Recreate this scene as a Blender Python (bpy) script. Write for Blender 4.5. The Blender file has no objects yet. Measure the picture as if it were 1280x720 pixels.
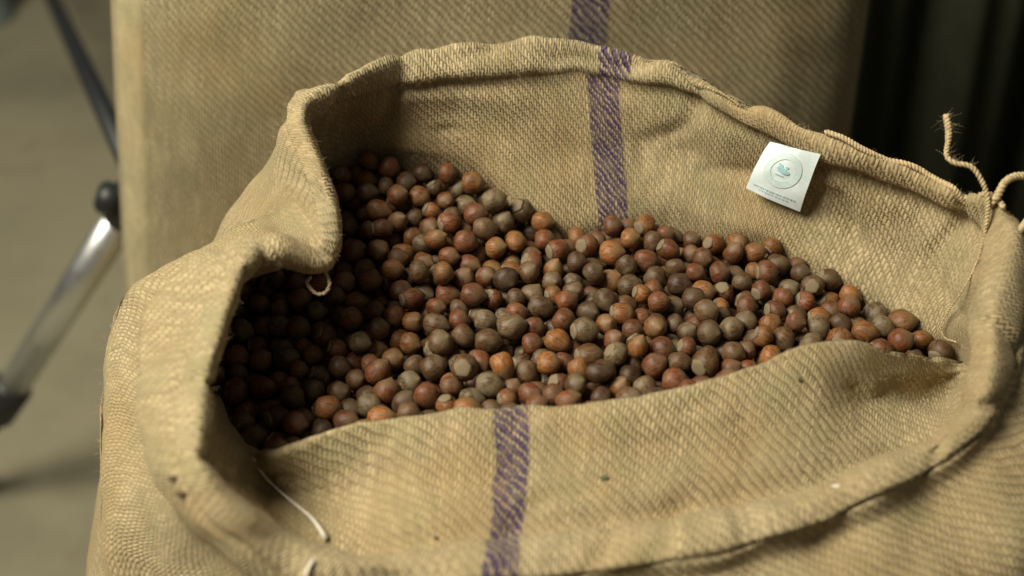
import bpy, bmesh, math, random
import numpy as np
from mathutils import Vector, Matrix, Euler, noise
from mathutils.bvhtree import BVHTree

random.seed(7); rng = np.random.default_rng(11)
scene = bpy.context.scene
C = scene.collection

# ------------------------------------------------------------------ camera
PITCH = math.radians(38.0); DIST = 0.90; LENS = 50.0
CAM = Vector((0.0, -DIST*math.cos(PITCH), DIST*math.sin(PITCH)))
FWD = Vector((0, math.cos(PITCH), -math.sin(PITCH)))
UPV = Vector((0, math.sin(PITCH), math.cos(PITCH)))
cd = bpy.data.cameras.new('camera'); cam = bpy.data.objects.new('camera', cd); C.objects.link(cam)
cam.location = CAM; cam.rotation_euler = (math.pi/2 - PITCH, 0, 0)
cd.lens = LENS; cd.sensor_width = 36; cd.clip_start = 0.02; cd.clip_end = 100
cd.dof.use_dof = True; cd.dof.focus_distance = 0.87; cd.dof.aperture_fstop = 3.4
scene.camera = cam

# ------------------------------------------------------------------ light
w = bpy.data.worlds.new('World'); scene.world = w; w.use_nodes = True
bg = w.node_tree.nodes['Background']
bg.inputs['Color'].default_value = (1.0, 0.95, 0.80, 1); bg.inputs['Strength'].default_value = 0.105
def area(name, loc, target, size, power, col):
    l = bpy.data.lights.new(name, 'AREA'); l.size = size; l.energy = power; l.color = col; l.shape = 'DISK'
    o = bpy.data.objects.new(name, l); C.objects.link(o); o.location = loc
    o.rotation_euler = (Vector(target)-Vector(loc)).to_track_quat('-Z', 'Y').to_euler()
    return o
area('key_lamp', (-1.02, -0.34, 1.55), (0.02, -0.02, 0), 1.0, 76, (1.0, 0.95, 0.77))

scene.view_settings.view_transform = 'Standard'; scene.view_settings.look = 'None'
scene.view_settings.gamma = 1; scene.view_settings.exposure = -0.15
scene.render.engine = 'CYCLES'

FLOOR_Z = -0.60
# ------------------------------------------------------------------ helpers
F_PX = LENS/36*1280
def ray(px, py):
    return (FWD + Vector((1, 0, 0))*((px-640)/F_PX) + UPV*((360-py)/F_PX))
def atz(px, py, z):          # point of the place seen at a pixel, at height z
    r = ray(px, py); return CAM + r*((z-CAM.z)/r.z)
def aty(px, py, y):
    r = ray(px, py); return CAM + r*((y-CAM.y)/r.y)
def atd(px, py, d):
    return CAM + ray(px, py)*d
def project(P):
    d = np.asarray(P) - np.array(CAM)
    z = d @ np.array(FWD); return 640+d[..., 0]/z*F_PX, 360-(d @ np.array(UPV))/z*F_PX, z

def obj(name, me, mat=None, parent=None):
    o = bpy.data.objects.new(name, me); C.objects.link(o)
    if mat is not None and not me.materials: me.materials.append(mat)
    if parent is not None: o.parent = parent
    return o
def mesh(name, verts, faces, smooth=True):
    me = bpy.data.meshes.new(name); me.from_pydata([tuple(v) for v in verts], [], faces); me.update()
    if smooth: me.polygons.foreach_set('use_smooth', [True]*len(me.polygons))
    return me
def tag(o, label, cat, group=None, kind=None):
    if label: o['label'] = label
    if cat: o['category'] = cat
    if group: o['group'] = group
    if kind: o['kind'] = kind
    return o
def empty(name, loc):
    o = bpy.data.objects.new(name, None); C.objects.link(o); o.location = loc; o.empty_display_size = .05
    return o
def rel(o, root):            # keep world coordinates of the mesh under a moved root
    o.parent = root; o.matrix_parent_inverse = Matrix.Translation(-Vector(root.location))
    return o
def catmull(pts, n):
    P = [Vector(p) for p in pts]; P = [P[0]*2-P[1]] + P + [P[-1]*2-P[-2]]
    out = []
    for i in range(1, len(P)-2):
        for k in range(n):
            t = k/n; a, b, c, d = P[i-1:i+3]
            out.append(.5*((2*b)+(c-a)*t+(2*a-5*b+4*c-d)*t*t+(3*b-a-3*c+d)*t**3))
    out.append(P[-2]); return out
def tube(name, pts, rad, seg=8, cap=True):
    pts = [Vector(p) for p in pts]; n = len(pts)
    if not hasattr(rad, '__len__'): rad = [rad]*n
    vs, fs = [], []; ref = Vector((.3, .2, .9))
    for i, p in enumerate(pts):
        t = (pts[min(i+1, n-1)]-pts[max(i-1, 0)]).normalized()
        if i == 0: ref = t.orthogonal()
        a = ref - t*ref.dot(t); a.normalize(); b = t.cross(a).normalized(); ref = a
        for k in range(seg):
            q = 2*math.pi*k/seg; vs.append(p+(a*math.cos(q)+b*math.sin(q))*rad[i])
    for i in range(n-1):
        for k in range(seg):
            fs.append((i*seg+k, i*seg+(k+1) % seg, (i+1)*seg+(k+1) % seg, (i+1)*seg+k))
    if cap:
        fs.append(tuple(range(seg-1, -1, -1))); fs.append(tuple((n-1)*seg+k for k in range(seg)))
    return mesh(name, vs, fs)

# ------------------------------------------------------------------ materials
class NT:
    def __init__(s, name):
        s.m = bpy.data.materials.new(name); s.m.use_nodes = True; s.t = s.m.node_tree
        s.b = s.t.nodes['Principled BSDF']
    def n(s, typ, **kw):
        x = s.t.nodes.new(typ)
        for k, v in kw.items(): setattr(x, k, v)
        return x
    def l(s, a, b): s.t.links.new(a, b)
    def math(s, op, a, b=None, c=None):
        x = s.n('ShaderNodeMath', operation=op)
        for i, v in enumerate((a, b, c)):
            if v is None: continue
            if isinstance(v, (int, float)): x.inputs[i].default_value = v
            else: s.l(v, x.inputs[i])
        return x.outputs[0]
    def mix(s, f, a, b, blend='MIX'):
        x = s.n('ShaderNodeMix', data_type='RGBA', blend_type=blend)
        for i, v in ((0, f), (6, a), (7, b)):
            if isinstance(v, (int, float)): x.inputs[i].default_value = v
            elif isinstance(v, tuple): x.inputs[i].default_value = (*v, 1)
            else: s.l(v, x.inputs[i])
        return x.outputs[2]
    def noise(s, vec, scale, detail=3, rough=.55, dim='3D'):
        x = s.n('ShaderNodeTexNoise', noise_dimensions=dim); x.inputs['Scale'].default_value = scale
        x.inputs['Detail'].default_value = detail; x.inputs['Roughness'].default_value = rough
        if vec is not None: s.l(vec, x.inputs['Vector'])
        return x.outputs['Fac']
    def ramp(s, f, a, b):
        x = s.n('ShaderNodeMapRange', clamp=True); x.interpolation_type = 'SMOOTHSTEP'
        s.l(f, x.inputs[0]); x.inputs[1].default_value = a; x.inputs[2].default_value = b
        return x.outputs[0]

def plain(name, col, rough=.6, metal=0, var=.0, scale=40):
    t = NT(name); t.b.inputs['Roughness'].default_value = rough; t.b.inputs['Metallic'].default_value = metal
    tc = t.n('ShaderNodeTexCoord')
    f = t.ramp(t.noise(tc.outputs['Object'], scale, 4), .3, .7)
    t.l(t.mix(f, tuple(c*(1-var) for c in col), tuple(c*(1+var) for c in col)), t.b.inputs['Base Color'])
    return t.m

def jute(name, stripes=(), width=.0125, pitch=.0021, base=(.40, .315, .182), bump=.9, contrast=.9, tint=(.038, .018, .088)):
    t = NT(name)
    uv = t.n('ShaderNodeUVMap', uv_map='cloth').outputs[0]
    big = t.noise(uv, 9, 4); mid = t.noise(uv, 55, 3)
    nz = t.n('ShaderNodeTexNoise', noise_dimensions='2D'); nz.inputs['Scale'].default_value = 70; nz.inputs['Detail'].default_value = 3
    t.l(uv, nz.inputs['Vector'])
    sub = t.n('ShaderNodeVectorMath', operation='SUBTRACT'); t.l(nz.outputs['Color'], sub.inputs[0]); sub.inputs[1].default_value = (.5, .5, .5)
    mad = t.n('ShaderNodeVectorMath', operation='MULTIPLY_ADD'); t.l(sub.outputs[0], mad.inputs[0]); mad.inputs[1].default_value = (.0036, .0036, 0); t.l(uv, mad.inputs[2])
    sp = t.n('ShaderNodeSeparateXYZ'); t.l(mad.outputs[0], sp.inputs[0])
    U = t.math('DIVIDE', sp.outputs[0], pitch); V = t.math('DIVIDE', sp.outputs[1], pitch)
    iu = t.math('FLOOR', U); iv = t.math('FLOOR', V)
    fu = t.math('FRACT', U); fv = t.math('FRACT', V)
    tw = t.math('FRACT', t.math('DIVIDE', t.math('ADD', t.math('ADD', iu, iv), .1), 3.0))
    warp = t.math('LESS_THAN', tw, .5)                 # 2/1 twill: warp thread on top
    hw = t.math('SINE', t.math('MULTIPLY', fu, math.pi)); hf = t.math('SINE', t.math('MULTIPLY', fv, math.pi))
    h = t.math('ADD', t.math('MULTIPLY', warp, hw), t.math('MULTIPLY', t.math('SUBTRACT', 1.0, warp), t.math('MULTIPLY', hf, .55)))
    def thread(a, b):
        cb = t.n('ShaderNodeCombineXYZ'); t.l(a, cb.inputs[0]); t.l(t.math('MULTIPLY', b, .06), cb.inputs[1])
        x = t.n('ShaderNodeTexNoise', noise_dimensions='2D'); x.inputs['Scale'].default_value = 1.37; x.inputs['Detail'].default_value = 1
        t.l(cb.outputs[0], x.inputs['Vector']); return x.outputs['Fac']
    tv = t.mix(warp, thread(iv, iu), thread(iu, iv))
    dark = tuple(c*k for c, k in zip(base, (.62-.1*contrast, .60-.1*contrast, .56-.1*contrast)))
    lite = tuple(c*k for c, k in zip(base, (1.22, 1.22, 1.25)))
    tvm = t.n('ShaderNodeSeparateColor'); t.l(tv, tvm.inputs[0])
    c0 = t.mix(t.ramp(tvm.outputs[0], .25, .75), tuple(c*.80 for c in base), lite)
    wf = t.math('MULTIPLY', t.math('SUBTRACT', 1.0, warp), .62*contrast)
    c1 = t.mix(wf, c0, dark)
    c2 = t.mix(t.math('MULTIPLY', t.ramp(big, .38, .70), .55), c1, tuple(c*k for c, k in zip(base, (.88, .74, .58))))
    gg = t.noise(uv, 24, 4); c2 = t.mix(t.math('MULTIPLY', t.ramp(gg, .46, .68), .5), c2, tuple(c*k for c, k in zip(base, (.66, .74, .66))))
    c2 = t.mix(t.math('MULTIPLY', t.ramp(mid, .50, .78), .38), c2, tuple(c*k for c, k in zip(base, (.62, .66, .55))))
    slub = t.noise(uv, 420, 2, dim='2D')
    c2 = t.mix(t.math('MULTIPLY', t.ramp(slub, .66, .74), .5), c2, tuple(c*.45 for c in base))
    if stripes:
        m = None
        for s0, width in stripes:
            d = t.math('ADD', t.math('ABSOLUTE', t.math('SUBTRACT', sp.outputs[0], s0)), t.math('MULTIPLY', t.math('SUBTRACT', mid, .5), .004))
            k = t.math('SUBTRACT', 1.0, t.ramp(d, width-.0012, width+.0006))
            m = k if m is None else t.math('MAXIMUM', m, k)
        wear = t.ramp(t.noise(uv, 95, 3), .36, .60)
        dg = t.math('FRACT', t.math('ADD', t.math('DIVIDE', t.math('ADD', U, V), 3.0), t.math('MULTIPLY', t.noise(uv, 160, 2, dim='2D'), .75)))
        dash = t.math('SUBTRACT', 1.0, t.ramp(dg, .62, .70)); warp = t.math('MULTIPLY', dash, t.math('ADD', .72, t.math('MULTIPLY', warp, .28)))
        pm = t.math('MULTIPLY', m, t.math('ADD', t.math('MULTIPLY', warp, t.math('ADD', .70, t.math('MULTIPLY', wear, .30))), t.math('MULTIPLY', t.math('SUBTRACT', 1.0, warp), .22)))
        c2 = t.mix(pm, c2, tint)
    t.l(c2, t.b.inputs['Base Color'])
    t.b.inputs['Roughness'].default_value = .92
    t.b.inputs['Specular IOR Level'].default_value = .12
    t.b.inputs['Sheen Weight'].default_value = .12; t.b.inputs['Sheen Roughness'].default_value = .6
    t.b.inputs['Sheen Tint'].default_value = (.9, .8, .6, 1)
    fib = t.noise(uv, 900, 2, dim='2D')
    hh = t.math('ADD', t.math('ADD', h, t.math('MULTIPLY', tvm.outputs[0], .6)), t.math('MULTIPLY', fib, .5))
    bp = t.n('ShaderNodeBump'); bp.inputs['Strength'].default_value = .75*bump; bp.inputs['Distance'].default_value = .0011
    t.l(hh, bp.inputs['Height']); t.l(bp.outputs[0], t.b.inputs['Normal'])
    return t.m

def shell_mat(name, col, dust, amt):
    t = NT(name); tc = t.n('ShaderNodeTexCoord'); oi = t.n('ShaderNodeObjectInfo')
    at = t.n('ShaderNodeAttribute', attribute_name='nut')     # x,y,z in the nut's own frame, scaled to 1
    off = t.n('ShaderNodeVectorMath', operation='MULTIPLY_ADD'); rr = t.n('ShaderNodeCombineXYZ')
    for i in range(3): t.l(oi.outputs['Random'], rr.inputs[i])
    t.l(rr.outputs[0], off.inputs[0]); off.inputs[1].default_value = (37, 19, 53); t.l(at.outputs['Vector'], off.inputs[2])
    p = off.outputs[0]
    st = t.n('ShaderNodeVectorMath', operation='MULTIPLY'); t.l(p, st.inputs[0]); st.inputs[1].default_value = (6, 6, .7)
    streak = t.noise(st.outputs[0], 1.4, 3)
    n1 = t.noise(p, 1.3, 4, .65); n2 = t.noise(p, 7, 3)
    c = t.mix(t.ramp(streak, .35, .68), tuple(x*.50 for x in col), tuple(x*1.35 for x in col))
    hsv = t.n('ShaderNodeHueSaturation'); t.l(c, hsv.inputs['Color'])
    t.l(t.math('ADD', .7, t.math('MULTIPLY', oi.outputs['Random'], .6)), hsv.inputs['Value'])
    c = t.mix(t.math('MULTIPLY', t.ramp(n1, .45, .60), amt), hsv.outputs[0], dust)
    sp = t.n('ShaderNodeSeparateXYZ'); t.l(at.outputs['Vector'], sp.inputs[0])
    tip = t.ramp(t.math('ADD', sp.outputs[2], t.math('MULTIPLY', n1, .7)), .55, 1.15)
    c = t.mix(t.math('MULTIPLY', tip, .62), c, tuple(x*1.15 for x in dust))
    c = t.mix(t.math('MULTIPLY', t.ramp(n2, .60, .72), .45), c, tuple(x*.35 for x in col))
    t.l(c, t.b.inputs['Base Color'])
    t.l(t.math('ADD', .32, t.math('MULTIPLY', n1, .42)), t.b.inputs['Roughness'])
    t.b.inputs['Specular IOR Level'].default_value = .42
    bp = t.n('ShaderNodeBump'); bp.inputs['Strength'].default_value = .35; bp.inputs['Distance'].default_value = .0006
    t.l(t.math('ADD', streak, t.math('MULTIPLY', n2, .5)), bp.inputs['Height']); t.l(bp.outputs[0], t.b.inputs['Normal'])
    return t.m

# ------------------------------------------------------------------ floor
t = NT('concrete'); tc = t.n('ShaderNodeTexCoord')
a = t.noise(tc.outputs['Object'], 2.2, 5, .6); b = t.noise(tc.outputs['Object'], 14, 4)
c = t.mix(t.ramp(a, .35, .65), (.155, .14, .094), (.245, .218, .146))
c = t.mix(t.math('MULTIPLY', t.ramp(b, .55, .75), .4), c, (.16, .12, .07))
t.l(c, t.b.inputs['Base Color']); t.b.inputs['Roughness'].default_value = .8
bp = t.n('ShaderNodeBump'); bp.inputs['Strength'].default_value = .2; t.l(b, bp.inputs['Height']); t.l(bp.outputs[0], t.b.inputs['Normal'])
fl = obj('floor', mesh('floor', [(-5, -3, FLOOR_Z), (5, -3, FLOOR_Z), (5, 6, FLOOR_Z), (-5, 6, FLOOR_Z)], [(0, 1, 2, 3)], False), t.m)
fl['kind'] = 'structure'

# ------------------------------------------------------------------ the open sack: a cloth surface through rings of guide points
# each station: C contact with the nuts (or crest of the front flap), M wall, I hem inner edge, T hem ridge, E hem outer edge, B body shoulder
A = None
ST = [
 # name    C                M                I                T                E                B
 ('F0', (640,506,.030), (640,590,.013), (632,668,.006), (634,698,0.01), (630,728,0.006), A, A),
 ('F1', (525,515,.030), (522,605,.010), (528,682,.004), (515,710,0.01), (500,742,.004), A, A),
 ('F2', (430,533,.026), (432,615,-.004), (440,688,.002), (415,708,0.016), (380,735,.008), A, A),
 ('F3', (345,560,.012), (350,618,-.020), (358,668,.014), (338,672,0.026), (310, 684, 0.028), A, (290,692,.020)),
 ('F4', (314,556,-.008), (302,590,.002), (296,626,.036), (285,634,.046), (256, 640, 0.042), (120,700,-.08), (224,645,.028)),
 ('L0', (292,532,-.012), (270,556,.026), (256,578,.054), (248,580,.060), (222, 584, 0.055), (110,610,-.055), (194,590,.036)),
 ('L1', (272,495,-.014), (264,500,.030), (258,502,.064), (250,502,.070), (220, 507, 0.062), (116,530,-0.035), (178,512,.044)),
 ('L2', A, A, (272,432,.070), (266,432,.080), (238, 438, 0.071), (124,455,-0.015), (170,445,.050)),
 ('L3', A, A, (289,376,.076), (284,376,.086), (258, 380, 0.078), (134,382,0.01), (190,388,.056)),
 ('L4', A, A, (304,340,.080), (299,336,.090), (276, 326, 0.083), (148,350,0.03), (240,328,.062)),
 ('L5', A, A, (324,318,.080), (320,308,.090), (302, 296, 0.083), (212,324,0.032), (280,292,.065)),
 ('L6', A, A, (350,328,0.074), (350,313,0.087), (340, 296, 0.084), (270,300,.035), (315,272,.070)),
 ('P0', A, A, (384,338,0.062), (384,326,0.076), (378,310,0.08), A, (345,262,.072)),
 ('P1', A, A, (416,330,0.06), (414,326,0.072), (400,300,0.08), A, (362,250,.076)),
 ('P2', A, A, (420,272,0.074), (416,268,0.084), (392,248,0.088), A, (355,222,.080)),
 ('P3', A, A, (404,212,0.086), (398,210,0.096), (374,202,0.096), A, (345,192,.086)),
 ('P4', A, A, (382,168,.092), (375,160,.106), (362, 160, 0.102), A, (350,160,.094)),
 ('P5', A, A, (388,142,.098), (384,127,.112), (372,120,.100), A, A),
 ('B0', (445,190,.040), (440,150,.070), (440,120,.095), (440,98,.115), A, A, A),
 ('B1', (515,190,.045), (510,150,.070), (512,106,.098), (512,67,.115), A, A, A),
 ('B2', (600,212,.038), (596,150,.072), (592,101,.098), (592,59,.115), A, A, A),
 ('B3', (690,288,.008), (685,190,.050), (680,97,.097), (680,56,.114), A, A, A),
 ('B4', (768,278,.010), (760,185,.052), (752,95,.096), (754,60,.112), A, A, A),
 ('B5', (835,262,.020), (838,185,.052), (838,115,.092), (840,80,.109), A, A, A),
 ('B6', (905,285,.016), (915,210,.046), (920,150,.086), (920,119,.103), A, A, A),
 ('B7', (965,300,.013), (985,245,.042), (1000,190,.082), (1002,164,.098), A, A, A),
 ('B8', (1030,335,.007), (1055,280,.036), (1068,212,.080), (1070,192,.094), A, A, A),
 ('B9', (1085,368,.003), (1110,310,.032), (1130,232,.076), (1132,210,.090), A, A, A),
 ('R0', (1130,398,.000), (1155,335,.030), (1180,258,.070), (1184,238,.084), A, A, A),
 ('R1', (1170,422,.000), (1195,365,.030), (1228,285,.066), (1243,252,.086), A, A, A),
 ('R2', (1200,436,.000), (1212,395,.028), (1226,335,.062), (1266,300,0.078), (1300,305,.066), A, A),
 ('R3', (1213,444,.004), (1212,425,.026), (1210,396,.050), (1242,384,0.066), (1276,398,.052), A, A),
 ('R4', (1217,449,.004), (1216,454,.016), (1213,460,.036), (1240,458,0.052), (1264,472,.040), A, A),
 ('R5', (1178,448,.010), (1184,485,-.010), (1192,520,.016), (1214,522,0.038), (1230,538,.032), A, A),
 ('R6', (1105,435,.032), (1115,500,.004), (1128,562,.008), (1145,572,0.026), (1162,592,.022), A, A),
 ('R7', (1032,423,.047), (1018,520,.022), (1000,608,.010), (1012,632,0.018), (1022,655,.013), A, A),
 ('R8', (905,470,.037), (892,560,.017), (872,637,.007), (876,668,0.013), (882,696,.009), A, A),
 ('R9', (765,502,.031), (758,585,.014), (752,656,.006), (752,688,0.01), (752,716,.007), A, A),
]
NAMES = [s[0] for s in ST]; NS = len(ST)
UNDER = {'L2': (-.188, -.135), 'L3': (-.192, -.105), 'L4': (-.194, -.078), 'L5': (-.194, -.054), 'L6': (-.192, -.032), 'P0': (-.187, -.010), 'P1': (-.181, .010),
         'P2': (-.174, .028), 'P3': (-.165, .046), 'P4': (-.152, .060), 'P5': (-.136, .070)}   # where the nuts meet the wall under the overhanging rim
BC = np.array([0.024, -0.035])
TT = [atz(*q[4]) for q in ST]
ANG = np.unwrap([math.atan2((p.y-BC[1])/.21, (p.x-BC[0])/.30) for p in TT])
ia, ib = NAMES.index('L3'), NAMES.index('B0')
for k in range(ia+1, ib): ANG[k] = ANG[ia]+(ANG[ib]-ANG[ia])*(k-ia)/(ib-ia)       # the pleat does not fold the body below it
def body_xy(i, hw, hd):
    a = ANG[i]; e = .8
    if math.sin(a) < 0: hd += .045
    ca, sa = math.cos(a), math.sin(a)
    return Vector((BC[0]+hw*math.copysign(abs(ca)**e, ca), BC[1]+hd*math.copysign(abs(sa)**e, sa), 0))
rings = {k: [] for k in ('D', 'C', 'M', 'I', 'T', 'E', 'K', 'G', 'B1', 'B2', 'B3', 'B4')}
for i, (nm, c_, m_, i_, t_, e_, b_, k_) in enumerate(ST):
    T = atz(*t_); I = atz(*i_)
    Tp = atz(*ST[i-1][4]); Tn = atz(*ST[(i+1) % NS][4])
    tang = (Tn-Tp); tang.z = 0; tang.normalize()
    out = Vector((-tang.y, tang.x, 0))                    # stations run clockwise seen from above
    if out.dot(T-Vector((0.03, -.03, 0))) < 0 and nm[0] != 'P': out = -out
    Cc = atz(*c_) if c_ else None; M = atz(*m_) if m_ else None
    if Cc is None:
        o2 = Vector((-1, .25, 0)).normalized()
        Cc = T + o2*.022; Cc.z = {'L': 0.0, 'P': .018}[nm[0]] + (.022 if nm in ('P4', 'P5') else 0)
        M = (Cc+I)/2 + o2*.004
        if nm in UNDER:
            Cc = Vector((*UNDER[nm], Cc.z)); M = Cc.lerp(I, .5)+Vector((0, 0, .006))
    E = atz(*e_) if e_ else None
    if E is None: E = T + out*.014 + Vector((0, 0, -.020))
    K = atz(*k_) if k_ else E + out*.003 + Vector((0, 0, -.010))
    G = K + out*.004 + Vector((0, 0, -.012))
    if nm[0] == 'F' or nm in ('R5', 'R6', 'R7', 'R8', 'R9', 'L0', 'L1', 'L2', 'L3'): G = K - out*.012 + Vector((0, 0, -.018))
    if nm in ('F4', 'L0', 'L1', 'L2', 'L3'): G.z -= .008
    D = Cc + out*.006; D.z = Cc.z - .085
    if nm[0] in 'F' or nm in ('R4', 'R5', 'R6', 'R7', 'R8', 'R9'): D = Cc + out*.012; D.z = Cc.z-.09
    B2 = body_xy(i, .319, .212); B2.z = -.20
    B3 = body_xy(i, .315, .210); B3.z = -.42
    B4 = body_xy(i, .285, .185); B4.z = FLOOR_Z
    if b_: B1 = atz(*b_)
    else:
        q = body_xy(i, .300, .195); B1 = G.lerp(q, .75); B1.z = min(G.z-.05, -.045)
        if nm[0] in 'FR' and nm not in ('R0', 'R1', 'R2', 'R3'): B1.z = -.05
    if nm in ('R2', 'R3', 'R4', 'R5', 'R6', 'R7', 'R8', 'R9'):
        G = K + out*.010 + Vector((0, 0, -.006)); B1 = G + out*.045 + Vector((0, 0, -.020))
    for k, v in zip(rings, (D, Cc, M, I, T, E, K, G, B1, B2, B3, B4)): rings[k].append(np.array(v))
NU = 10
def ring_spline(P, n=NU):
    P = np.array(P); out = []
    for i in range(len(P)):
        a, b, c, d = P[i-1], P[i], P[(i+1) % len(P)], P[(i+2) % len(P)]
        for k in range(n):
            t = k/n; out.append(.72*.5*(2*b+(c-a)*t+(2*a-5*b+4*c-d)*t*t+(3*b-a-3*c+d)*t**3)+.28*(b+(c-b)*t))
    return np.array(out)
R = np.array([ring_spline(rings[k]) for k in rings])        # rows x columns x 3
NC = R.shape[1]; ROWN = list(rings)
def col_spline(R, per):
    n = len(R); P = np.concatenate([[2*R[0]-R[1]], R, [2*R[-1]-R[-2]]]); rows = []; idx = []
    for i in range(1, n):
        a, b, c, d = P[i-1], P[i], P[i+1], P[i+2]
        f = lambda x, y: np.maximum(np.linalg.norm(x-y, axis=1), 1e-5)[:, None]**.5
        t0 = 0; t1 = f(a, b); t2 = t1+f(b, c); t3 = t2+f(c, d)
        idx.append(len(rows))
        for k in range(per[i-1]):
            t = t1+(t2-t1)*(k/per[i-1])
            A1 = (t1-t)/t1*a+t/t1*b; A2 = (t2-t)/(t2-t1)*b+(t-t1)/(t2-t1)*c; A3 = (t3-t)/(t3-t2)*c+(t-t2)/(t3-t2)*d
            B1 = (t2-t)/t2*A1+t/t2*A2; B2 = (t3-t)/(t3-t1)*A2+(t-t1)/(t3-t1)*A3
            rows.append(.45*((t2-t)/(t2-t1)*B1+(t-t1)/(t2-t1)*B2)+.55*(b+(c-b)*(k/per[i-1])))
    idx.append(len(rows)); rows.append(R[-1])
    return np.array(rows), dict(zip(ROWN, idx))
S, RI = col_spline(R, [4, 10, 10, 7, 7, 7, 6, 10, 10, 8, 5])
NR = len(S)
def normals(S):
    du = np.roll(S, -1, 1)-np.roll(S, 1, 1); dv = np.gradient(S, axis=0)
    n = np.cross(du, dv); n /= np.maximum(np.linalg.norm(n, axis=2, keepdims=True), 1e-9); return n
for _ in range(14):
    lo, hi = RI['K']+2, RI['B3']
    S[lo:hi] = .25*(np.roll(S[lo:hi], 1, 1)+np.roll(S[lo:hi], -1, 1))+.25*S[lo:hi]+.125*(S[lo-1:hi-1]+S[lo+1:hi+1])
Nn = normals(S)
# groove in the cloth beside the hem's inner edge
# which way is "out of the cloth towards the opening"? make normals point up at the hem ridge
if Nn[RI['T'], :, 2].mean() < 0: Nn = -Nn
# cloth coordinates in metres
ridge = S[RI['T']]; seg = np.linalg.norm(np.roll(ridge, -1, 0)-ridge, axis=1); ucum = np.concatenate([[0], np.cumsum(seg)])
vseg = np.linalg.norm(np.diff(S, axis=0), axis=2).mean(1); vcum = np.concatenate([[0], np.cumsum(vseg)])
U_F = ucum[NAMES.index('F0')*NU]; U_B = ucum[NAMES.index('B4')*NU]
# wrinkles
for r in range(NR):
    if r <= RI['C']-2: continue
    k = 1.0 if r > RI['C'] else .4
    if r >= RI['B3']: k *= .6
    for q in range(NC):
        p = Vector(S[r, q])
        d = noise.noise(p*16)*.0032 + noise.noise(p*38+Vector((3, 1, 7)))*.0018 + noise.noise(p*95)*.0006
        d += .0042*max(0, .32-abs(noise.noise(p*11+Vector((9, 2, 4)))))**1.5 if r > RI['C'] else 0
        d -= .0038*max(0, .16-abs(noise.noise(p*19+Vector((1, 7, 3)))))/.16 if RI['M']-4 < r <= RI['E'] else 0
        if RI['C']-1 <= r <= RI['C']+4 and (q < 60 or q > NC-70): S[r, q, 2] += .0042*noise.noise(Vector((p.x*38, p.y*38, 0)))+.002*noise.noise(Vector((p.x*90, p.y*90, 0)))
        if RI['I']-2 <= r <= RI['K']: S[r, q, 2] += .0035*noise.noise(Vector((p.x*24, p.y*24, 5)))+.0016*noise.noise(Vector((p.x*60, p.y*60, 2)))
        if r > RI['E']: d += noise.noise(Vector((p.x*26, p.y*26, p.z*7)))*.006
        if RI['I']-3 <= r <= RI['I']+1: d -= .0036*(1-abs(r-RI['I']+1)/3.0)
        S[r, q] += Nn[r, q]*d*k
Nn = normals(S)
if Nn[RI['T'], :, 2].mean() < 0: Nn = -Nn

vl = np.concatenate([np.zeros((1, NC)), np.cumsum(np.linalg.norm(np.diff(S, axis=0), axis=2), axis=0)]); vl -= vl[RI['T']]
for _ in range(6): vl = (np.roll(vl, 1, 1)+vl+np.roll(vl, -1, 1))/3
outr = S[RI['B1']]; so = np.linalg.norm(np.roll(outr, -1, 0)-outr, axis=1); sg = .65*seg+.35*so; ucum = np.concatenate([[0], np.cumsum(sg)])
U_F = ucum[NAMES.index('F0')*NU]; U_B = ucum[NAMES.index('B4')*NU]
def cloth_mesh(name, S, u, v, shift=0.0):
    nr, nc = S.shape[:2]
    vs = S.reshape(-1, 3); fs = []; uvs = []
    uu = lambda q: u[q]+shift
    for r in range(nr-1):
        for q in range(nc):
            q1 = (q+1) % nc
            fs.append((r*nc+q, r*nc+q1, (r+1)*nc+q1, (r+1)*nc+q))
            va = (v[r], v[r], v[r+1], v[r+1]) if np.ndim(v) == 1 else (v[r, q], v[r, q1], v[r+1, q1], v[r+1, q])
            uvs += [(uu(q), va[0]), (uu(q+1), va[1]), (uu(q+1), va[2]), (uu(q), va[3])]
    me = mesh(name, vs, fs)
    lay = me.uv_layers.new(name='cloth'); lay.data.foreach_set('uv', np.array(uvs, dtype=np.float32).ravel())
    return me
JS = jute('jute_open_sack', ((U_F, .0102), (U_B, .0135), (ucum[-1]+U_F, .0102)), 0)
JH = jute('jute_hem', ((U_F, .0102), (U_B, .0135), (ucum[-1]+U_F, .0102)), 0, contrast=.7, base=(.41, .325, .190))
sack = empty('jute_sack', (0.03, -0.035, FLOOR_Z))
tag(sack, 'open jute sack full of hazelnuts with its rim rolled back and purple stripe', 'sack')
body_me = cloth_mesh('sack_body', S, ucum, vl)
rel(obj('body', body_me, JS), sack)
# bottom panel
bot = S[-1]; cb = bot.mean(0)
bm_ = mesh('sack_bottom', list(bot+np.array([0, 0, .002]))+[cb+np.array([0, 0, .002])], [(q, (q+1) % NC, NC) for q in range(NC)], False)
lay = bm_.uv_layers.new(name='cloth')
for lp in bm_.loops:
    co = bm_.vertices[lp.vertex_index].co; lay.data[lp.index].uv = (co.x, co.y)
rel(obj('bottom_panel', bm_, JH), sack)
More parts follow.
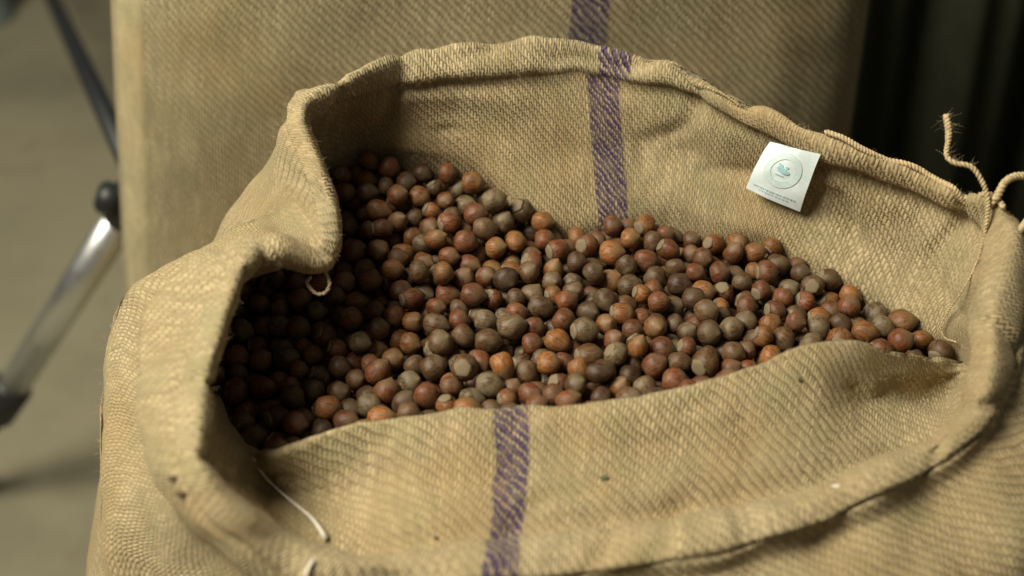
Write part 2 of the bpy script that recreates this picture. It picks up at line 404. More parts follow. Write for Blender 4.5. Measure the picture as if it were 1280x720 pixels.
# hem: the folded double layer, 2.4 mm proud of the cloth
r0, r1 = RI['I'], RI['E']
offs = []
for r in range(r0, r1+1):
    f = min((r-r0)/1.2, (r1-r)/1.2, 1.0); offs.append(-.0010+.0042*min(1, max(0, f))**.6)
Nh = Nn.copy()
for _ in range(5): Nh = Nh+np.roll(Nh, 1, 1)+np.roll(Nh, -1, 1); Nh[1:-1] = Nh[1:-1]+.5*(Nh[2:]+Nh[:-2]); Nh /= np.linalg.norm(Nh, axis=2, keepdims=True)
H = S[r0:r1+1] + Nh[r0:r1+1]*np.array(offs)[:, None, None]
hem_me = cloth_mesh('sack_hem', H, ucum, vl[r0:r1+1]+.4, shift=0.0)
# the stripe jumps sideways a little where the cloth is folded over
hl = hem_me.uv_layers['cloth'].data
for d in hl:
    u_ = d.uv[0]
    if abs(u_-U_B) < .1: d.uv[0] = u_ - .010
    elif abs(u_-U_F) < .1 or abs(u_-ucum[-1]-U_F) < .1: d.uv[0] = u_ - .003
rel(obj('hem', hem_me, JH), sack)

BV = BVHTree.FromPolygons([tuple(v) for v in S.reshape(-1, 3)] + [tuple(v) for v in H.reshape(-1, 3)],
     [tuple(p.vertices) for p in body_me.polygons] + [tuple(i+NR*NC for i in p.vertices) for p in hem_me.polygons])
def on_cloth(px, py, lift=.003):
    d = ray(px, py); loc, n, i, dist = BV.ray_cast(CAM, d.normalized())
    if loc is None: return atd(px, py, .85)
    return loc - d.normalized()*lift

# ------------------------------------------------------------------ hazelnuts: settle spheres inside the sack's mouth
poly = S[RI['C']][:, :2]; cz = S[RI['C']][:, 2]
gx0, gy0 = poly.min(0)-.02; gx1, gy1 = poly.max(0)+.02; GS = .0025
gx = np.arange(gx0, gx1, GS); gy = np.arange(gy0, gy1, GS); GX, GY = np.meshgrid(gx, gy)
pts = np.stack([GX.ravel(), GY.ravel()], 1)
a_ = poly; b_ = np.roll(poly, -1, 0); ab = b_-a_
dmin = np.full(len(pts), 9.); ins = np.zeros(len(pts), bool)
for k in range(len(a_)):
    ap = pts-a_[k]; tt = np.clip((ap@ab[k])/max(ab[k]@ab[k], 1e-12), 0, 1)
    dmin = np.minimum(dmin, np.linalg.norm(ap-tt[:, None]*ab[k], axis=1))
    c1 = (a_[k, 1] > pts[:, 1]) != (b_[k, 1] > pts[:, 1])
    with np.errstate(divide='ignore', invalid='ignore'):
        xi = (b_[k, 0]-a_[k, 0])*(pts[:, 1]-a_[k, 1])/(b_[k, 1]-a_[k, 1])+a_[k, 0]
    ins ^= c1 & (pts[:, 0] < xi)
sdf = np.where(ins, dmin, -dmin).reshape(GX.shape)
# top surface of the heap
ctrl = [atz(470, 200, .045), atz(540, 205, .045), atz(600, 240, .032), atz(500, 300, .022), atz(420, 330, -.002), atz(620, 330, .008), atz(540, 400, .006),
        atz(700, 300, .005), atz(800, 260, .018), atz(870, 290, .014), atz(960, 300, .010), atz(760, 350, .004), atz(900, 380, .006), atz(1050, 370, .002),
        atz(1180, 430, -.002), atz(1000, 420, .008), atz(800, 450, .008), atz(650, 470, .008), atz(500, 480, -.002), atz(400, 500, -.014), atz(320, 520, -.024), atz(320, 420, -.022)]
cp = np.array([[p.x, p.y, p.z] for p in ctrl])
def height(x, y):
    d2 = (x[:, None]-cp[:, 0])**2+(y[:, None]-cp[:, 1])**2+2e-4; ww = 1/d2**1.5
    return (ww*cp[:, 2]).sum(1)/ww.sum(1)
HG = height(GX.ravel(), GY.ravel()).reshape(GX.shape)
gsy, gsx = np.gradient(sdf, GS)
def samp(G, x, y):
    fx = np.clip((x-gx0)/GS, 0, len(gx)-1.001); fy = np.clip((y-gy0)/GS, 0, len(gy)-1.001)
    i = fx.astype(int); j = fy.astype(int); fx -= i; fy -= j
    return (G[j, i]*(1-fx)+G[j, i+1]*fx)*(1-fy)+(G[j+1, i]*(1-fx)+G[j+1, i+1]*fx)*fy
THICK = .036; area_in = ins.sum()*GS*GS
NN = int(area_in*THICK*.73/(4/3*math.pi*.0072**3))
cand = pts[ins & (dmin > .008)]; P = np.zeros((NN, 3))
P[:, :2] = cand[rng.integers(0, len(cand), NN)]+rng.normal(0, .001, (NN, 2))
rad = np.clip(rng.normal(.0073, .00068, NN), .0058, .0091)
P[:, 2] = samp(HG, P[:, 0], P[:, 1])-THICK+.09*rng.random(NN)
for it in range(360):
    if it % 8 == 0:
        order = None
        Pf = (P-P.mean(0)).astype(np.float32); sq = (Pf*Pf).sum(1)
        I_, J_ = np.where(sq[:, None]+sq[None, :]-2*(Pf @ Pf.T) < .0215**2)
        m = I_ < J_; I_, J_ = I_[m], J_[m]
    if it < 290: P[:, 2] -= .0009
    for sub in range(2):
        d = P[I_]-P[J_]; L = np.maximum(np.linalg.norm(d, axis=1), 1e-6); ov = (rad[I_]+rad[J_])*.975-L
        m = ov > 0; ii, jj = I_[m], J_[m]; c_ = (d[m]/L[m, None])*(ov[m, None]*.42)
        for ax in range(3):
            P[:, ax] += np.bincount(ii, c_[:, ax], NN)-np.bincount(jj, c_[:, ax], NN)
        sd = samp(sdf, P[:, 0], P[:, 1]); pen = np.maximum(rad*.92-sd, 0)
        g = np.stack([samp(gsx, P[:, 0], P[:, 1]), samp(gsy, P[:, 0], P[:, 1])], 1)
        P[:, :2] += g*np.minimum(pen, .004)[:, None]
        base = samp(HG, P[:, 0], P[:, 1])-THICK+rad
        P[:, 2] = np.maximum(P[:, 2], base)
# drop strays outside the mouth or sitting too high
keep = (samp(sdf, P[:, 0], P[:, 1]) > .004) & (P[:, 2] < samp(HG, P[:, 0], P[:, 1])+.012)
P = P[keep]; rad = rad[keep]; NN = len(P)
# visible size in the picture of each nut (id buffer)
W2, H2 = 640, 360; zb = np.full((H2, W2), 9.); idb = np.full((H2, W2), -1)
X, Y, Z = project(P)
for k in range(NN):
    x, y, rr = X[k]/2, Y[k]/2, rad[k]*F_PX/Z[k]/2
    x0, x1, y0, y1 = int(max(0, x-rr)), int(min(W2, x+rr+2)), int(max(0, y-rr)), int(min(H2, y+rr+2))
    if x0 >= x1 or y0 >= y1: continue
    yy, xx = np.mgrid[y0:y1, x0:x1]; q = 1-((xx-x)**2+(yy-y)**2)/rr**2
    zz = Z[k]-np.sqrt(np.maximum(q, 0))*rad[k]; m = (q > 0) & (zz < zb[y0:y1, x0:x1])
    zb[y0:y1, x0:x1][m] = zz[m]; idb[y0:y1, x0:x1][m] = k
vis = np.zeros(NN)
for y in range(0, H2, 2):
    for x in range(0, W2, 2):
        k = idb[y, x]
        if k < 0: continue
        d = ray(x*2, y*2); dn = d.normalized(); loc, n, i, dist = BV.ray_cast(CAM, dn)
        if loc is None or dist > zb[y, x]*d.length: vis[k] += 1
order = np.argsort(-vis); NV = int((vis > 0).sum()); N_IND = 300
print('nuts', NN, 'visible', NV)

CLS = [('reddish brown', shell_mat('shell_reddish', (.140, .042, .014), (.150, .098, .052), .38)),
       ('orange brown', shell_mat('shell_orange', (.215, .080, .021), (.185, .120, .058), .34)),
       ('dull brown', shell_mat('shell_brown', (.098, .046, .018), (.135, .096, .053), .50)),
       ('dusty grey brown', shell_mat('shell_grey', (.115, .070, .033), (.175, .132, .076), .75)),
       ('dark brown', shell_mat('shell_dark', (.066, .028, .012), (.100, .070, .040), .42))]
SCAR = plain('nut_scar', (.190, .142, .084), .85, 0, .4, 400)
PROF = [(0, -.79), (.30, -.80), (.52, -.77), (.70, -.66), (.86, -.45), (.97, -.18), (1.0, .10), (.95, .38), (.82, .63), (.62, .84), (.38, 1.01), (.17, 1.16), (0, 1.26)]
def nut_geo(seed, sx, sy, sz):
    SEG = 14; vs = []; fs = []; loc = []
    off = Vector((seed*3.7, seed*1.3, seed*2.1))
    def put(r, z, a):
        v = Vector((r*math.cos(a), r*math.sin(a), z)); k = 1+.18*noise.noise(v*1.1+off)+.02*math.cos(3*a+seed)
        loc.append(tuple(v)); vs.append((v.x*k*sx, v.y*k*sy, v.z*sz*(1+.04*noise.noise(v+off))))
    put(0, PROF[0][1], 0)
    for r, z in PROF[1:-1]:
        for k in range(SEG): put(r, z, 2*math.pi*k/SEG)
    put(0, PROF[-1][1], 0); n = len(PROF)-2
    for k in range(SEG): fs.append((0, 1+(k+1) % SEG, 1+k))
    for j in range(n-1):
        for k in range(SEG):
            a = 1+j*SEG+k; b = 1+j*SEG+(k+1) % SEG; fs.append((a, b, b+SEG, a+SEG))
    L = len(vs)-1
    for k in range(SEG): fs.append((1+(n-1)*SEG+k, 1+(n-1)*SEG+(k+1) % SEG, L))
    sv = [(0, 0, -.835*sz)]; sf = []
    for j, (r, z) in enumerate(((.26, -.85), (.50, -.825), (.69, -.70), (.60, -.66))):
        for k in range(SEG):
            a = 2*math.pi*k/SEG; q = r*(1+.07*math.sin(5*a+seed))*(1+.02*math.cos(3*a+seed)); sv.append((q*math.cos(a)*sx, q*math.sin(a)*sy, z*sz))
    for k in range(SEG): sf.append((0, 1+(k+1) % SEG, 1+k))
    for j in range(3):
        for k in range(SEG):
            a = 1+j*SEG+k; b = 1+j*SEG+(k+1) % SEG; sf.append((a, b, b+SEG, a+SEG))
    return vs, fs, loc, sv, sf
def with_attr(me, loc):
    at = me.attributes.new('nut', 'FLOAT_VECTOR', 'POINT'); at.data.foreach_set('vector', np.array(loc, dtype=np.float32).ravel())
GEO = [nut_geo(s, *sc) for s, sc in enumerate([(1, 1, 1), (.97, 1.05, .93), (.96, .99, 1.07), (1.05, .97, .88), (.93, .96, 1.12), (1.0, .97, .96), (.95, 1.03, 1.0), (1.03, .98, 1.06)])]
shell_meshes = []; scar_meshes = []
for s, g in enumerate(GEO):
    row = []
    for cn, cm in CLS:
        me = mesh('hazelnut_shell', g[0], g[1]); with_attr(me, g[2]); me.materials.append(cm); row.append(me)
    shell_meshes.append(row)
    sm = mesh('hazelnut_scar', g[3], g[4]); sm.materials.append(SCAR); scar_meshes.append(sm)
# landmarks in the sack that the labels name
LM = [('in the left rim\'s shade', atz(310, 450, 0)), ('under the rim\'s inward pleat', atz(450, 260, .03)),
      ('heaped against the back wall', atz(560, 225, .04)), ('below the back wall\'s purple stripe', atz(760, 300, .01)),
      ('under the white cloth tag', atz(940, 320, .01)), ('by the loose twine', atz(1140, 420, 0)),
      ('along the front flap\'s crest', atz(640, 480, .01)), ('along the front flap\'s crest', atz(800, 465, .01)), ('along the front flap\'s crest', atz(520, 495, .0)),
      ('by the front flap\'s highest peak', atz(1000, 410, .01)), ('amid the nut pile', atz(620, 390, 0)), ('amid the nut pile', atz(800, 380, 0)), ('amid the nut pile', atz(480, 380, 0))]
view = np.array(CAM)
rest_v, rest_f, rest_m, rest_a = [], [], [], []
cls_p = [.29, .20, .29, .13, .09]
made = []; special = None; best = 1e9
for k in order[:N_IND]:
    dd = (X[k]-590)**2+(Y[k]-447)**2
    if dd < best and vis[k] > 60: best = dd; special = k
for rank, k in enumerate(order):
    g = int(rng.integers(len(GEO))); c_ = int(rng.choice(5, p=cls_p))
    q = Euler((rng.random()*6.283, math.acos(1-2*rng.random()), rng.random()*6.283), 'ZYX').to_quaternion()
    tocam = (CAM-Vector(P[k])).normalized()
    for _ in range(3):
        if (q @ Vector((0, 0, -1))).dot(tocam) > .1 and rng.random() < .4: q = Euler((rng.random()*6.283, math.acos(1-2*rng.random()), rng.random()*6.283), 'ZYX').to_quaternion()
    if k == special: q = (-tocam+Vector((.12, 0, .1))).to_track_quat('Z', 'Y'); c_ = 2
    Mx = Matrix.Translation(Vector(P[k])) @ q.to_matrix().to_4x4() @ Matrix.Scale(float(rad[k])*.93, 4)
    if rank < N_IND and vis[k] > 0:
        o = obj('hazelnut', shell_meshes[g][c_]); o.matrix_world = Mx
        axis = q @ Vector((0, 0, -1)); facing = axis.dot(tocam) > .15
        if facing:
            s_ = obj('base_scar', scar_meshes[g], None, o)
        dm = min(LM, key=lambda l: (l[1].x-P[k][0])**2+(l[1].y-P[k][1])**2)[0]
        size = 'small' if rad[k] < .0069 else ('large' if rad[k] > .0077 else '')
        if g in (2, 4, 7): size = (size+' elongated').strip()
        if k == special: lab = 'hazelnut whose round pale base faces straight out near the front flap'
        else: lab = ' '.join(x for x in (size, CLS[c_][0], 'hazelnut', 'with pale base' if facing else '', dm) if x)
        tag(o, lab, 'hazelnut', 'hazelnuts in the open sack'); made.append((o, k, c_, lab))
    else:
        for (vs, fs, mi, loc) in ((GEO[g][0], GEO[g][1], c_, GEO[g][2]), (GEO[g][3], GEO[g][4], 5, [v for v in GEO[g][3]])):
            b0 = len(rest_v); rest_v += [tuple(Mx @ Vector(v)) for v in vs]; rest_f += [tuple(i+b0 for i in f) for f in fs]; rest_m += [mi]*len(fs); rest_a += loc
count = {}
for o, k, c_, lab in made: count[lab] = count.get(lab, 0)+1
for o, k, c_, lab in made:
    if count[lab] < 2: continue
    near = sorted((((X[k]-X[j])**2+(Y[k]-Y[j])**2, cj) for _, j, cj, _ in made if j != k))[:2]
    a, b = CLS[near[0][1]][0], CLS[near[1][1]][0]
    new = lab+' beside '+(a+' and '+b+' ones' if a != b else 'two '+a+' ones')
    if len(new.split()) > 16: new = lab+' beside '+a+' one'
    if len(new.split()) <= 16: o['label'] = new
me = mesh('hazelnut_pile', rest_v, rest_f); with_attr(me, rest_a)
for cn, cm in CLS: me.materials.append(cm)
me.materials.append(SCAR); me.polygons.foreach_set('material_index', rest_m)
tag(obj('hazelnut_pile', me), 'remaining hazelnuts of the pile lying deeper between the others', 'hazelnuts', None, 'stuff')

# ------------------------------------------------------------------ sewn-on and loose pieces of the open sack
TW = plain('twine', (.50, .38, .22), .9, 0, .25, 600); WT = plain('white_thread', (.62, .56, .47), .7, 0, .1, 300)
def part(name, me, mat, parent_root, label=None):
    o = obj(name, me, mat); rel(o, parent_root)
    if label: o['label'] = label
    return o
def twine(name, pts, rad, twist=1700.0):
    pts = [Vector(p) for p in pts]; n = len(pts)
    if not hasattr(rad, '__len__'): rad = [rad]*n
    # resample finely
    fine, fr_ = [], []
    for i in range(n-1):
        m = max(1, int((pts[i+1]-pts[i]).length/.0006))
        for k in range(m): fine.append(pts[i].lerp(pts[i+1], k/m)); fr_.append(rad[i]+(rad[i+1]-rad[i])*k/m)
    fine.append(pts[-1]); fr_.append(rad[-1])
    strands = []; ref = None; L = 0; frames = []
    for i, p in enumerate(fine):
        t_ = (fine[min(i+1, len(fine)-1)]-fine[max(i-1, 0)]).normalized()
        if ref is None: ref = t_.orthogonal()
        a = (ref-t_*ref.dot(t_)).normalized(); b = t_.cross(a); ref = a; L += .0006; frames.append((a, b, L))
    vs, fs = [], []
    for k in range(2):
        cl = [p+(f[0]*math.cos(f[2]*twist+k*math.pi)+f[1]*math.sin(f[2]*twist+k*math.pi))*r*.48 for p, f, r in zip(fine, frames, fr_)]
        me_ = tube('strand', cl, [r*.60*(1+.12*noise.noise(c*700)) for r, c in zip(fr_, cl)], 6)
        b0 = len(vs); vs += [v.co.copy() for v in me_.vertices]; fs += [tuple(i+b0 for i in p.vertices) for p in me_.polygons]; bpy.data.meshes.remove(me_)
    return mesh(name, vs, fs)
# cord along the right rim
cord = []
i0, i1 = NAMES.index('B7')*NU+4, NAMES.index('R1')*NU+6
for q in range(i0, i1, 3):
    v = S[RI['T'], q]+Nn[RI['T'], q]*.004; cord.append(Vector(v)+Vector((0, 0, .0015*math.sin(q*.35))))
part('rim_cord', twine('rim_cord', catmull(cord, 4), .0019), TW, sack)
# loose twine standing up at the rim and trailing down inside
rim_p = Vector(S[RI['T'], NAMES.index('R1')*NU-2]) ; dr = (rim_p-CAM).dot(FWD)-.006
up = [atd(1183, 144, dr), atd(1186, 170, dr), atd(1183, 193, dr-.002), atd(1192, 203, dr-.004), atd(1213, 208, dr-.006), atd(1226, 224, dr-.006), atd(1235, 250, dr-.004)]
dn_ = [on_cloth(1232, 285, .004), on_cloth(1223, 322, .005), on_cloth(1206, 358, .008), on_cloth(1186, 388, .006), on_cloth(1176, 408, .005), on_cloth(1181, 422, .004), on_cloth(1196, 428, .003)]
pl = catmull(up+dn_, 6); nb = len(pl)
part('loose_twine', twine('loose_twine', pl, [(.0021 if i < 8 else .0016) if i < 36 else max(.0006, .0016-.0010*(i-36)/14) for i in range(nb)]), TW, sack)
def fibres(name, starts, mat, lo, hi, width=.00012, root=sack):
    vs, fs = [], []
    for p, d in starts:
        L = random.uniform(lo, hi); d = Vector(d).normalized(); side = d.orthogonal().normalized()
        bend = Vector((random.uniform(-1, 1), random.uniform(-1, 1), random.uniform(-1, .4)))*.7
        b0 = len(vs); p = Vector(p)
        for k in range(4):
            t = k/3; c = p+d*L*t+bend*L*t*t*.5; ww = width*(1-.7*t); vs += [c+side*ww, c-side*ww*.5+d.cross(side)*ww*.87, c-side*ww*.5-d.cross(side)*ww*.87]
        for k in range(3):
            for j in range(3): fs.append((b0+k*3+j, b0+k*3+(j+1) % 3, b0+k*3+3+(j+1) % 3, b0+k*3+3+j))
    o = part(name, mesh(name, vs, fs), mat, root); o['kind'] = 'stuff'; return o
fr = [(pl[random.randint(0, 5)], (random.uniform(-.6, 1), random.uniform(-.4, .4), random.uniform(-.2, 1))) for _ in range(50)]
fr += [(pl[random.randint(10, 26)], (random.uniform(-1, 1), random.uniform(-1, 1), random.uniform(.1, 1))) for _ in range(40)]
fibres('frayed_fibres', fr, TW, .003, .009, .00007)
st_ = []
for _ in range(6500):
    r = random.choice([RI['T']]*3+[RI['T']-2, RI['T']+2, RI['I']+1, RI['E']-1, RI['C']+1, RI['C']+6, RI['M'], RI['M']+5, RI['K'], RI['B1']]); q = random.randrange(NC)
    n = Vector(Nn[r, q]); st_.append((Vector(S[r, q])+n*.0015, n+Vector((random.uniform(-1, 1), random.uniform(-1, 1), random.uniform(-.5, 1)))*.9))
fibres('stray_fibres', st_, TW, .002, .0055, .00008)
# loop of twine at the corner
part('twine_loop', twine('twine_loop', catmull([atd(1236, 256, dr), atd(1246, 246, dr-.004), atd(1256, 228, dr-.004), atd(1272, 220, dr-.002), atd(1290, 224, dr), atd(1300, 245, dr), atd(1290, 268, dr-.002), Vector(S[RI['T'], NAMES.index('R2')*NU])], 6), .0024), TW, sack)
# white thread lying in the front valley
part('loose_thread', tube('loose_thread', catmull([on_cloth(316, 572, .002), on_cloth(328, 592, .003), on_cloth(345, 610, .004), on_cloth(366, 628, .005), on_cloth(388, 646, .006), on_cloth(402, 664, .006), on_cloth(407, 674, .003)], 6),
     [.0007]*10+[.0007+.0007*i/22 for i in range(22)]+[.0016]*5), WT, sack)
part('loose_thread', tube('loose_thread', catmull([on_cloth(392, 700, .001), on_cloth(385, 712, .003), on_cloth(382, 728, .002)], 5), .0012), WT, sack)
# curl of twine under the pleat
tip = Vector(S[RI['I'], NAMES.index('P1')*NU-3]); dt = (tip-CAM).dot(FWD)-.004
part('twine_curl', twine('twine_curl', catmull([atd(399, 322, dt), atd(406, 338, dt-.002), atd(412, 354, dt-.004), atd(406, 366, dt-.004), atd(394, 366, dt-.002), atd(384, 354, dt), atd(388, 346, dt+.003)], 6), .0011), TW, sack)
# lint
def fleck(px, py, r, mat, name='lint_fleck'):
    p = on_cloth(px, py, .0008); vs = []; fs = []
    bm = bmesh.new(); bmesh.ops.create_icosphere(bm, subdivisions=1, radius=r)
    for v in bm.verts: v.co = Vector((v.co.x*1.5, v.co.y, v.co.z*.6))*(1+.4*noise.noise(v.co*900))+p
    me = bpy.data.meshes.new(name); bm.to_mesh(me); bm.free(); part(name, me, mat, sack)
fleck(1046, 609, .0022, WT); 
GR = plain('green_lint', (.10, .12, .06), .9); fleck(756, 597, .0018, GR)
DK = plain('dark_lint', (.09, .06, .03), .9); fleck(216, 598, .0020, DK); fleck(226, 617, .0022, DK); fleck(1000, 475, .0012, DK); fleck(545, 672, .0010, DK)

# cloth tag sewn under the hem
tc4 = [on_cloth(963, 177, .0045), on_cloth(1025, 193, .0045), on_cloth(998, 265, .0095), on_cloth(934, 235, .0100)]
def tag_pt(s, t_, lift=0):
    p = tc4[0].lerp(tc4[1], s).lerp(tc4[3].lerp(tc4[2], s), t_)
    n = (tc4[1]-tc4[0]).cross(tc4[3]-tc4[0]).normalized()
    if n.dot(CAM-p) < 0: n = -n
    return p + n*(.0020*math.sin(math.pi*t_)*(.6+.4*math.cos(3*s)) + .0012*math.sin(2.6*s+1)*t_ + .0016*noise.noise(Vector((s*2.3, t_*2.0, 4.2))) + .0012*max(0, .2-abs(s+.5*t_-.8))*t_ + lift)
NTG = 24
def tag_sheet(name, f, n=NTG, thick=.0004):
    vs = [f(i/n, j/n, 0) for j in range(n+1) for i in range(n+1)] + [f(i/n, j/n, -thick) for j in range(n+1) for i in range(n+1)]
    fs = []; K = (n+1)**2
    for j in range(n):
        for i in range(n):
            a = j*(n+1)+i; q = (a, a+1, a+n+2, a+n+1); fs.append(q); fs.append(tuple(reversed([x+K for x in q])))
    per = [i for i in range(n)]+[i*(n+1)+n for i in range(n)]+[n*(n+1)+n-i for i in range(n)]+[(n-i)*(n+1) for i in range(n)]
    for i in range(len(per)):
        a, b = per[i], per[(i+1) % len(per)]; fs.append((a, a+K, b+K, b))
    return mesh(name, vs, fs, False)
TG = plain('tag_cloth', (.75, .84, .87), .8, 0, .05, 200)
ct = part('cloth_tag', tag_sheet('cloth_tag', tag_pt), TG, sack, 'white cloth tag with a teal round emblem')
def flat(name, polys, mat, lift=.0004):
    vs, fs = [], []
    for poly_ in polys:
        b0 = len(vs); vs += [tag_pt(s, t_, lift) for s, t_ in poly_]; fs.append(tuple(range(b0, len(vs))))
    o = obj(name, mesh(name, vs, fs, False), mat); o.parent = ct; return o
def ringp(cx, cy, ra, rb, n=36):
    out = []
    for k in range(n):
        a, b = 2*math.pi*k/n, 2*math.pi*(k+1)/n
        out.append([(cx+ra*math.cos(a), cy+ra*math.sin(a)), (cx+ra*math.cos(b), cy+ra*math.sin(b)), (cx+rb*math.cos(b), cy+rb*math.sin(b)), (cx+rb*math.cos(a), cy+rb*math.sin(a))])
    return out
flat('seal_ring', ringp(.5, .42, .20, .32), plain('print_pale_green', (.66, .79, .80), .7, 0, .06, 500))
tealm = plain('print_teal', (.40, .66, .69), .7, 0, .1, 700)
def blob(cx, cy, a, b, rot, n=14):
    return [(cx+a*math.cos(q)*math.cos(rot)-b*math.sin(q)*math.sin(rot), cy+a*math.cos(q)*math.sin(rot)+b*math.sin(q)*math.cos(rot)) for q in [2*math.pi*k/n for k in range(n)]]
flat('emblem', [blob(.50, .425, .125, .050, .28), blob(.43, .345, .050, .026, .5), blob(.545, .355, .030, .020, .2), blob(.47, .515, .085, .010, .1)], tealm, .0006)
flat('print_line', [[(x, .835), (x+w_, .835), (x+w_, .865), (x, .865)] for x, w_ in zip(np.linspace(.10, .84, 13), [.045, .035, .05, .03, .045, .05, .035, .045, .03, .05, .04, .045, .04])]
     + [[(x, .89), (x+w_, .89), (x+w_, .91), (x, .91)] for x, w_ in zip(np.linspace(.22, .72, 9), [.04, .03, .05, .04, .03, .045, .035, .04, .05])], plain('print_grey_blue', (.55, .63, .67), .7), .0005)

# ------------------------------------------------------------------ sack standing behind
YB = .345
l0, l1 = aty(151, 0, YB), aty(166, 330, YB); q0, q1 = aty(1072, 0, YB), aty(1046, 185, YB)
def edge(a, b, z):
    z = max(-.50, min(.12, z)); return a.x+(b.x-a.x)*(z-a.z)/(b.z-a.z)
bs = empty('jute_sack', ((l0.x+q0.x)/2, YB, FLOOR_Z)); tag(bs, 'tall closed jute sack with purple stripe standing behind the open sack', 'sack')
zs = list(np.linspace(FLOOR_Z, .20, 60))+[.225, .245, .258, .264]
NBQ = 240; vs = []; 
def back_pt(a, z):
    xl, xr = edge(l0, l1, z), edge(q0, q1, z); top = max(0, (z-.16)/.105); k = math.sqrt(max(0.0, 1-top**2))*.9+.1 if top > 0 else 1
    bt = max(0, (-.50-z)/.10); k *= 1-.10*bt*bt
    hw = (xr-xl)/2*(k*.35+.65 if top > 0 else k); hd = .118*k*(1-.12*max(0, z/.2))
    ca, sa = math.cos(a), math.sin(a)
    x = (xl+xr)/2+hw*math.copysign(abs(ca)**.55, ca); y = YB+hd*math.copysign(abs(sa)**.55, sa)
    p = Vector((x, y, z))
    d = noise.noise(p*7+Vector((5, 5, 5)))*.005+noise.noise(p*22)*.003
    return p+Vector((0, math.copysign(1, sa)*d*abs(sa)**.5, 0))
grid = [[back_pt(2*math.pi*q/NBQ, z) for q in range(NBQ)] for z in zs]
Sb = np.array(grid); ub = np.concatenate([[0], np.cumsum(np.linalg.norm(np.roll(Sb[40], -1, 0)-Sb[40], axis=1))]); vb = np.array(zs)
ps = [project(p)[0] for p in Sb[zs.index(min(zs, key=lambda z: abs(z-.02)))]]
fr_q = [q for q in range(NBQ) if math.sin(2*math.pi*q/NBQ) < -.1]
qs = min(fr_q, key=lambda q: abs(ps[q]-730))
JB = jute('jute_back_sack', ((float(ub[qs]), .0150),), 0, base=(.38, .315, .190), contrast=1.15, pitch=.0025, bump=1.2)
bb = cloth_mesh('back_sack_body', Sb, ub, vb)
rel(obj('body', bb, JB), bs)
capv = [p for p in grid[-1]]+[Vector(Sb[-1].mean(0))]
cm_ = mesh('back_sack_top', capv, [(q, (q+1) % NBQ, NBQ) for q in range(NBQ)])
cl_ = cm_.uv_layers.new(name='cloth')
for lp in cm_.loops:
    co = cm_.vertices[lp.vertex_index].co; cl_.data[lp.index].uv = (co.x, co.y)
rel(obj('top_panel', cm_, JB), bs)
# side seams: raised overlocked ridge
for sgn, (ea, eb) in ((-1, (l0, l1)), (1, (q0, q1))):
    pp = []
    for z in np.linspace(FLOOR_Z+.01, .19, 120):
        x = back_pt(math.pi if sgn < 0 else 0, z).x; pp.append(Vector((x+sgn*.0005, YB-.006+.0025*math.sin(z*260), z)))
    part('side_seam', tube('side_seam', pp, [.0045+.0011*math.sin(i*2.1)+.0007*math.sin(i*.9) for i in range(120)]), plain('seam_twine', (.34, .24, .12), .95, 0, .4, 220), bs)
# selvedge strip beside the left seam: smoother band of cloth
BVb = BVHTree.FromPolygons([tuple(v) for v in Sb.reshape(-1, 3)], [tuple(p.vertices) for p in bb.polygons])
sv, sf, suv = [], [], []
zz = np.linspace(FLOOR_Z+.02, .18, 90); xs = np.linspace(0, 1, 8)
for z in zz:
    xl = edge(l0, l1, z)
    for f in xs:
        x = xl+.010+.030*f; hit = BVb.ray_cast(Vector((x, -1, z)), Vector((0, 1, 0)))[0]
        y = hit.y if hit else YB
        sv.append(Vector((x, y-(.0016 if 0 < f < 1 else -.0010), z)))
for i in range(len(zz)-1):
    for j in range(len(xs)-1):
        a = i*len(xs)+j; sf.append((a, a+1, a+len(xs)+1, a+len(xs)))
sm_ = mesh('selvedge', sv, sf); sl_ = sm_.uv_layers.new(name='cloth')
for lp in sm_.loops:
    co = sm_.vertices[lp.vertex_index].co; sl_.data[lp.index].uv = (co.x, co.z)
part('selvedge_strip', sm_, jute('jute_selvedge', (), base=(.39, .322, .188), pitch=.0014, contrast=.25, bump=.4), bs)

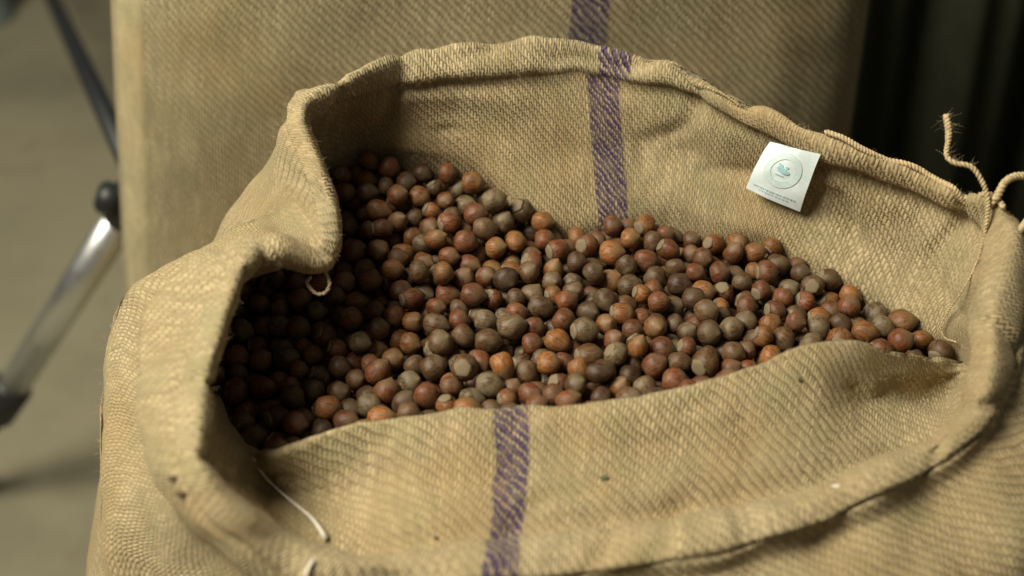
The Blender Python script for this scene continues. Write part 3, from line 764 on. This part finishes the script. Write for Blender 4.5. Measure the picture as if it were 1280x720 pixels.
# ------------------------------------------------------------------ tripod stand at the left
BLK = plain('black_plastic', (.012, .014, .016), .45, 0, .2, 60)
t = NT('brushed_aluminium'); t.b.inputs['Metallic'].default_value = 1; t.b.inputs['Base Color'].default_value = (.78, .80, .80, 1)
tcx = t.n('ShaderNodeTexCoord'); t.l(t.math('ADD', .26, t.math('MULTIPLY', t.noise(tcx.outputs['Object'], 90, 3), .2)), t.b.inputs['Roughness']); ALU = t.m
def lerp_to_floor(a, b):
    d = b-a; k = (FLOOR_Z+.012-a.z)/d.z; return a+d*k
ha, hb = atd(166, 248, 1.30), atd(8, 496, 1.47)
hub = ha+(ha-hb)*.10
trip = empty('tripod', (hub.x, hub.y, FLOOR_Z)); tag(trip, 'tripod with silver tube leg and black joints standing on the floor beside the sacks', 'tripod')
foot = lerp_to_floor(ha, hb)
def leg(a, b, mid, mat_u, ru, rl, joint=True):
    """a hub end, mid lower end of the upper tube, b foot"""
    d = (b-a).normalized(); s = mid
    L = part('leg', tube('leg', [a, a+d*s], ru, 16), mat_u, trip)
    def sub(nm, me, m): o = obj(nm, me, m); rel(o, trip); o.parent = L; o.matrix_parent_inverse = (Matrix.Translation(Vector(trip.location)) @ L.matrix_parent_inverse).inverted() if False else Matrix.Identity(4); return o
    subs = []
    subs.append(('clamp', tube('clamp', [a+d*(s-.012), a+d*(s-.006), a+d*(s+.040), a+d*(s+.048)], [ru*1.05, ru*1.25, ru*1.2, ru*.95], 16), BLK))
    subs.append(('lower_tube', tube('lower_tube', [a+d*(s+.03), b-d*.02], rl, 12), BLK))
    subs.append(('rubber_foot', tube('rubber_foot', [b-d*.05, b-d*.045, b-d*.012, b], [rl*1.1, rl*1.5, rl*1.6, rl*.7], 12), BLK))
    if joint:
        subs.append(('joint', tube('joint', [a-d*.01, a+d*.0, a+d*.030, a+d*.036], [ru*1.0, ru*1.2, ru*1.15, ru*1.0], 16), BLK))
        sd = d.cross(Vector((0, 0, 1))).normalized(); c = a+d*.012
        if sd.x > 0: sd = -sd
        kn = c + sd*.0+ Vector((0, -.004, .0))
        side = Vector((-.9, -.1, .45)).normalized()
        subs.append(('lock_knob', tube('lock_knob', [kn+side*.006, kn+side*.012, kn+side*.026, kn+side*.030], [.010, .016, .015, .010], 16), BLK))
    for nm, m_, mt in subs:
        o = obj(nm, m_, mt); o.parent = L; o.matrix_parent_inverse = Matrix.Identity(4)
    return L
total = (hb-ha).length
leg(ha+(ha-hb)*.02, foot, total*1.02-.012, ALU, .0165, .0122)
la, lb = atd(151, 182, 1.36), atd(66, 0, 1.95); f2 = lerp_to_floor(la, lb)
a2 = la+(la-lb)*.14; leg(a2, f2, (f2-a2).length*.62, BLK, .0105, .0090, False)
f3 = Vector((hub.x+.32, hub.y+.42, FLOOR_Z+.012)); leg(hub+Vector((.02, .02, 0)), f3, .25, ALU, .0135, .011, False)
part('hub', tube('hub', [hub+Vector((.01, .01, -.05)), hub+Vector((.01, .01, -.045)), hub+Vector((.01, .01, .03)), hub+Vector((.01, .01, .04))], [.016, .024, .024, .015], 18), BLK, trip)

# ------------------------------------------------------------------ dark curtain behind on the right
ccol = (.030, .032, .020)
CU = NT('dark_cloth'); CU.b.inputs['Roughness'].default_value = .9; CU.b.inputs['Specular IOR Level'].default_value = .1
cx_ = CU.n('ShaderNodeTexCoord'); CU.l(CU.mix(CU.noise(cx_.outputs['Object'], 30, 3), tuple(c*.7 for c in ccol), tuple(c*1.3 for c in ccol)), CU.b.inputs['Base Color'])
vs, fs = [], []; nx, nz_ = 220, 30; YC = .78
for th in (0, .004):
    for j in range(nz_+1):
        z = FLOOR_Z+.0+1.25*j/nz_
        for i in range(nx+1):
            x = .12+1.5*i/nx
            y = YC+.030*math.sin(x*42+.6*math.sin(z*2+x*5))+.014*math.sin(x*91+1.3+z)+.010*noise.noise(Vector((x*9, 0, z*2)))
            vs.append((x+.01*math.sin(z*3+x*7), y+th, z))
K = (nx+1)*(nz_+1)
for j in range(nz_):
    for i in range(nx):
        a = j*(nx+1)+i; fs.append((a, a+1, a+nx+2, a+nx+1)); fs.append((a+K, a+nx+1+K, a+nx+2+K, a+1+K))
tag(obj('curtain', mesh('curtain', vs, fs), CU.m), 'black curtain hanging in soft vertical folds behind the sacks', 'curtain')

# ------------------------------------------------------------------ small grey can on the floor at the far corner
p = atz(2, 22, FLOOR_Z); pr = [(0, 0), (.050, 0), (.052, .004), (.052, .012), (.049, .018), (.049, .085), (.053, .092), (.053, .100), (.047, .100), (.045, .094), (0, .094)]
vs, fs = [], []
for r, z in pr:
    for k in range(28): vs.append((p.x-.03+r*math.cos(k*math.pi/14), p.y+r*math.sin(k*math.pi/14), FLOOR_Z+z))
for j in range(len(pr)-1):
    for k in range(28): fs.append((j*28+k, j*28+(k+1) % 28, (j+1)*28+(k+1) % 28, (j+1)*28+k))
tag(obj('metal_can', mesh('metal_can', vs, fs), plain('grey_metal', (.20, .25, .25), .5, .3, .2, 30)), 'grey metal can standing on the floor far behind the tripod', 'can')
